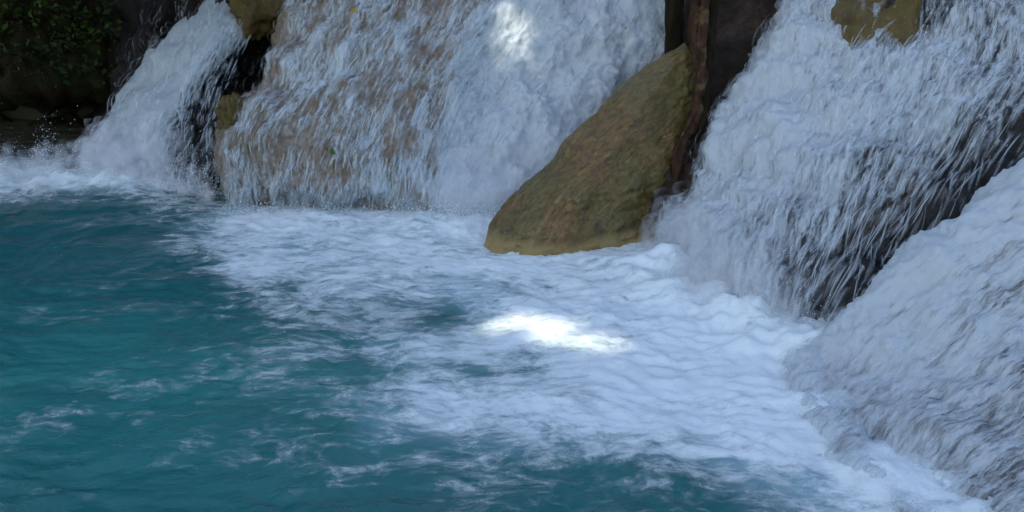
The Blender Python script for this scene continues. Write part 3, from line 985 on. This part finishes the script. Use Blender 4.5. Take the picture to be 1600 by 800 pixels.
# E: right fall
fe = tag(empty('waterfall', G(1170, 505)), 'tall white fall right of the boulder streaking over dark rock', 'waterfall')
dE = density_fn([
    [.4, .9, .40, .02, .35, .65, .55, .5],
    [.4, .95, .70, .02, .45, .68, .60, .5],
    [.5, .95, .92, .70, .72, .56, .42, .4],
    [.5, .98, .95, .84, .66, .38, .12, .05],
    [.5, .94, .87, .70, .38, .18, .08, .0],
    [.6, .96, .82, .52, .22, .10, .10, .1],
    [.8, 1.0, .84, .62, .32, .2, .2, .2],
    [1, 1, .9, .7, .5, .4, .4, .4]])
dEs = density_fn([[0, .4, .6, .3, .8, .8, .8, .7], [0, .4, .7, .8, .9, .9, .8, .7], [0, .4, .8, .9, .9, .7, .5, .4], [0, .5, .8, .9, .8, .6, .4, .3]])
dE0 = dE
dE = patchy(lambda u, v: dE0(u, v) + .16 * sstep(.6, 1, dE0(u, v)) - .16 * sstep(.5, .12, dE0(u, v)), 14, 6, .16, 7.7)
children_of(fe, [
    sheet('water_sheet', erock, dE, None, (.11, 1), (0, .89), 200, 190, .03, 4),
    strands('water_strands', erock, dE, 2700, None, (.12, .97), (.05, .86), (.007, .06), (.10, .50), .07, (.2, .7), -.08, seed=6),
    strands('water_strings', erock, dEs, 850, None, (.36, .97), (.22, .80), (.007, .034), (.14, .52), .09, (.3, .8), -.05, seed=17),
    strands('mist', erock, lambda u, v: sstep(.62, .22, u) * sstep(.64, .84, v), 520, None, (.12, .62), (.64, .87), (.12, .32), (.2, .42), .12, (.08, .24), -.05, seed=43),
    drops('splash', along([(1030, 400), (1090, 470), (1165, 508), (1275, 535)], .09, .07), 5000, None, (.001, .003), 8)])

# F: nearest fall
fd = tag(empty('waterfall', G(1322, 735)), 'nearest waterfall sliding down the mound at the right edge', 'waterfall')
dF = density_fn([
    [.6, .9, .62, .50, .42, .38, .35],
    [.7, 1.0, .70, .52, .45, .42, .35],
    [.8, 1.0, .75, .54, .45, .38, .34],
    [.8, 1.0, .78, .56, .45, .38, .32],
    [.9, 1.0, .84, .64, .54, .46, .38],
    [.9, 1.0, .80, .58, .48, .38, .32],
    [.9, .92, .62, .42, .34, .30, .26],
    [1, 1.0, .75, .55, .42, .34, .3],
    [1, 1, .8, .6, .5, .4, .3]])
dF0 = dF
dF = patchy(lambda u, v: dF0(u, v) + .07, 16, 9, .12, 9.2)
children_of(fd, [
    sheet('water_sheet', frock, dF, None, (.05, 1), (0, .90), 180, 180, .03, 5),
    strands('mist', frock, dF, 420, None, (.08, .7), (.62, .87), (.06, .18), (.12, .28), .06, (.12, .30), seed=44),
    strands('water_strings', frock, dF, 700, None, (.35, .97), (.55, .85), (.005, .014), (.10, .28), .05, (.4, .9), 0, seed=18),
    drops('splash', along([(1240, 610), (1265, 665), (1325, 738), (1420, 820)], .06, .04), 1600, None, (.0008, .0022), 19),
    strands('water_strands', frock, dF, 2800, None, (.08, .95), (.05, .87), (.006, .045), (.08, .30), .045, (.15, .55), .0, seed=9)])

# trickles on the dark rock left of the chute
ft = tag(empty('trickle', G(230, 285)), 'thin trickles of water on the black rock left of the chute', 'trickle')
dT = density_fn([[.2, .5, .6, .2, .2], [.2, .5, .6, .2, .15], [.1, .35, .4, .15, .12], [.1, .2, .2, .25, .3], [.1, .2, .3, .5, .4], [.2, .3, .4, .6, .6], [.3, .4, .5, .6, .6]])
children_of(ft, [strands('water_strands', arock, dT, 900, None, (.18, .85), (.05, .84), (.010, .03), (.08, .4), .05, (.15, .5), -.05, seed=12)])

# ------------------------------------------------------------------ trees and roots
def leaves(n, centre, radii, size, seed, droop=.4, hole=None):
    r = np.random.default_rng(seed)
    p = r.normal(size=(n * 2, 3))
    p /= np.linalg.norm(p, axis=1)[:, None]
    p *= r.uniform(.25, 1, (n * 2, 1)) ** .45
    p = p * (1 + .35 * fbm(p * 2.2 + seed, 3))[:, None]
    C = np.asarray(centre) + p * np.asarray(radii)
    C = C[:n]
    n = len(C)
    d = r.normal(size=(n, 3))
    d[:, 2] = d[:, 2] * .4 - droop
    d /= np.linalg.norm(d, axis=1)[:, None]
    s = np.cross(d, r.normal(size=(n, 3)))
    s /= np.linalg.norm(s, axis=1)[:, None]
    up = np.cross(s, d)
    sz = size * r.uniform(.6, 1.3, n)[:, None]
    V = np.stack([C, C + d * sz * .35 + s * sz * .28 + up * sz * .05, C + d * sz - up * sz * .12, C + d * sz * .35 - s * sz * .28 + up * sz * .05], 1)
    if hole is not None:                                  # gaps in the crown
        pts = np.concatenate([V, V.mean(1, keepdims=True), (V[:, :1] + V[:, 2:3]) / 2, (V[:, 1:2] + V[:, 2:3]) / 2, (V[:, 3:] + V[:, 2:3]) / 2], 1)
        V = V[hole(pts.reshape(-1, 3)).reshape(n, -1).all(1)]
        n = len(V)
    f = (np.arange(n)[:, None] * 4 + np.arange(4)[None])
    return V.reshape(-1, 3), f


def trunk_obj(name, pts, r0, r1, mat, parent, n=40, seg=14, rough=.18, fr=5):
    path = smooth_path(pts, n)
    V, q = tube(path, np.linspace(r0, r1, n), seg, rough, fr)
    return mesh_obj(name, V, q, mat, parent)


# slim trunk behind the boulder top
t1 = tag(empty('tree'), 'slim dark straight trunk standing just behind the top of the boulder', 'tree')
b0 = U(1053, 110, 8.95)
b1 = U(1056, -20, 8.95)
trunk_obj('trunk', [b0, b1, (b1[0] + .05, b1[1] + .1, 3.6), (b1[0] + .1, b1[1] + .2, 6.2), (b1[0], b1[1] + .3, 8.0)], .088, .05, M_BARK, t1)
V, f = leaves(1500, (b1[0], b1[1] + .4, 8.6), (1.8, 1.6, 1.3), .34, 21)
mesh_obj('crown', V, f, M_LEAF, t1)

# second tree: trunk above, thick reddish root down the boulder's right edge
t2 = tag(empty('tree'), 'dark trunk with a reddish root running down the right edge of the boulder', 'tree')
c0 = U(1092, 70, 8.5)
c1 = U(1092, -20, 8.5)
trunk_obj('trunk', [c0, U(1090, 25, 8.5), c1, (c1[0] + .1, c1[1] + .1, 3.4), (c1[0] - .1, c1[1] + .3, 6.0), (c1[0], c1[1] + .6, 8.6)], .095, .07, M_BARK, t2, rough=.35)
trunk_obj('root', [U(1104, -90, 8.42), U(1101, 10, 8.38), U(1097, 60, 8.33), U(1097, 110, 8.22), U(1090, 155, 8.10), U(1085, 190, 7.98), U(1070, 218, 7.86), U(1060, 240, 7.80), U(1056, 270, 7.74), U(1050, 305, 7.68), U(1036, 350, 7.6)],
          .046, .038, M_ROOT, t2, 70, 12, .55, 9)
trunk_obj('root', [U(1082, -70, 8.44), U(1086, 20, 8.40), U(1084, 60, 8.36), U(1090, 100, 8.26), U(1098, 128, 8.18)], .05, .03, M_ROOT, t2, 30, 10, .3, 9)
trunk_obj('root', [U(1118, -60, 8.6), U(1113, 20, 8.55), U(1110, 70, 8.4), U(1104, 130, 8.2), U(1098, 190, 8.0), U(1078, 235, 7.82)], .045, .03, M_BARK, t2, 40, 10, .3, 8)
trunk_obj('root', [U(1086, 175, 7.98), U(1072, 200, 7.88), U(1060, 225, 7.78), U(1050, 250, 7.70)], .016, .010, M_ROOT, t2, 24, 8, .3, 12)
V, f = leaves(1600, (c1[0], c1[1] + .8, 9.0), (2.0, 1.8, 1.4), .34, 22)
mesh_obj('crown', V, f, M_LEAF, t2)

# tall trees on the near bank whose crowns shade the pool; gaps in them let through the two flecks of sun
FLECKS = [(np.array(U(797, 26, 9.25)), .09), (np.array(U(790, 60, 9.15)), .05)] + [
    (np.array(G(*p)), q) for p, q in (((766, 502), .03), ((800, 507), .07), ((836, 508), .06), ((866, 524), .07), ((902, 529), .07), ((945, 539), .05))]


def hole(C):
    ok = np.ones(len(C), bool)
    for p, rad in FLECKS:
        d_ = C - p
        al = d_ @ TOSUN
        off = np.linalg.norm(d_ - al[:, None] * TOSUN, axis=1)
        ok &= off > rad + .03
    return ok


DIST = 18.0
kinds = ['broad dark green tree crown hanging over the near left bank', 'tall leafy tree on the near bank behind the viewer', 'spreading leafy tree at the left end of the near bank', 'high leafy tree on the slope beside the near bank', 'leaning leafy tree over the right shore of the pool', 'old leafy tree above the near shore']
e1 = np.cross(TOSUN, [0, 0, 1.0])
e1 /= np.linalg.norm(e1)
e2 = np.cross(e1, TOSUN)
mid = np.array([-1.0, 7.2, .6])
k = 0
for b in (-1, 1):
    for a in (-1, 0, 1):
        c = mid + TOSUN * (DIST + 1.5 * b) + e1 * a * 5.0 + e2 * b * 2.8
        root = tag(empty('tree'), kinds[k], 'tree')
        V, f = leaves(8500, c, (4.6, 4.6, 3.2), .52, 50 + k, .15, hole)
        mesh_obj('crown', V, f, M_LEAFD, root)
        g = (c[0] - 4 - 2 * b, c[1] - 4 + a, .4)
        trunk_obj('trunk', [g, (g[0] + .5, g[1] + .8, c[2] * .4), tuple(c + np.array([0, 0, -2.0]))], .4, .15, M_BARK, root, 24, 12)
        k += 1

# ------------------------------------------------------------------ plants on the left bank
plants = [(20, 30, 12.05, .55, 'bright leafy bush at the far left edge of the dark bank'), (75, 45, 11.95, .45, 'leafy plant right of the bush at the far left edge'),
          (125, 25, 12.1, .5, 'dim leafy shrub in the middle of the dark bank top'), (165, 55, 11.95, .32, 'small dim plant near the black rock end of the bank'),
          (60, 100, 11.55, .3, 'low hanging plant on the bank undercut'), (-60, 20, 12.2, .6, 'large shrub just outside the left edge of the bank'), (190, 10, 12.2, .4, 'dark shrub above the black rock'),
          (105, 80, 11.7, .22, 'small green plant below the middle shrub of the bank'), (15, 85, 11.65, .28, 'small green plant low at the far left edge of the bank'), (150, 105, 11.65, .18, 'tiny plant on the brown earth near the chute')]
for i, (px, py, y, rad, lab) in enumerate(plants):
    c = U(px, py, y)
    t = tag(empty('shrub'), lab, 'shrub', 'shrubs on the dark bank')
    V, f = leaves(int(115 * rad / .5), c, (rad * 1.35, rad * .6, rad * .8), .085, 80 + i, .5)
    mesh_obj('foliage', V, f, M_LEAF if i in (0, 1, 3) else M_LEAFD, t)
    st_ = []
    trunk_obj('stem', [(c[0], c[1] + .5, c[2] - .5), (c[0] + .05, c[1] + .25, c[2] - .1), c], .02, .008, M_BARK, t, 12, 7)


# unseen tree added over the left bank, its low crown blocks the sky there
t3 = tag(empty('tree'), 'unseen tree added over the dark bank, its low crown blocking the sky', 'tree')
trunk_obj('trunk', [(-8.2, 13.4, 1.0), (-7.6, 12.6, 2.6), (-6.6, 11.4, 3.7), (-5.6, 10.6, 4.2)], .2, .06, M_BARK, t3, 24, 12)
V, f = leaves(7000, (-6.2, 11.0, 3.7), (3.4, 2.2, 1.3), .30, 33, .4)
V3 = V.reshape(-1, 4, 3)
V3 = V3[V3[..., 2].min(1) > 2.15]
mesh_obj('crown', V3.reshape(-1, 3), np.arange(len(V3) * 4).reshape(-1, 4), M_LEAFD, t3)

# ------------------------------------------------------------------ two leaves caught on the mound
def fallen(uv, size, mat, lab, seed):
    u, v = uv
    P, n = mound.at(np.array([u]), np.array([v]), .07)
    P, n = P[0], n[0]
    d_ = np.array([.6, -.1, -.6])
    d_ -= n * (d_ @ n)
    d_ /= np.linalg.norm(d_)
    s = np.cross(n, d_)
    pts, rows = [], 9
    for a in range(rows):
        t = a / (rows - 1)
        hw = size * .34 * math.sin(math.pi * t ** .8) + .001
        curl = n * size * .25 * (t - .5) ** 2
        pts += [P + d_ * size * (t - .5) + curl + s * hw + n * .01, P + d_ * size * (t - .5) + curl, P + d_ * size * (t - .5) + curl - s * hw + n * .01]
    return tag(mesh_obj('fallen_leaf', np.array(pts), grid_faces(rows, 3), mat), lab, 'leaf')


def locate(px, py):
    u, v = np.meshgrid(np.linspace(.1, .6, 200), np.linspace(.05, .9, 200))
    P, _ = mound.at(u, v)
    x, y = project(P)
    i = np.argmin((x - px) ** 2 + (y - py) ** 2)
    return u.ravel()[i], v.ravel()[i]


fallen(locate(558, 28), .07, M_YELLOW, 'yellow fallen leaf caught near the top of the tan mound', 1)
fallen(locate(522, 242), .06, M_FRESH, 'small green leaf caught low on the tan mound', 2)
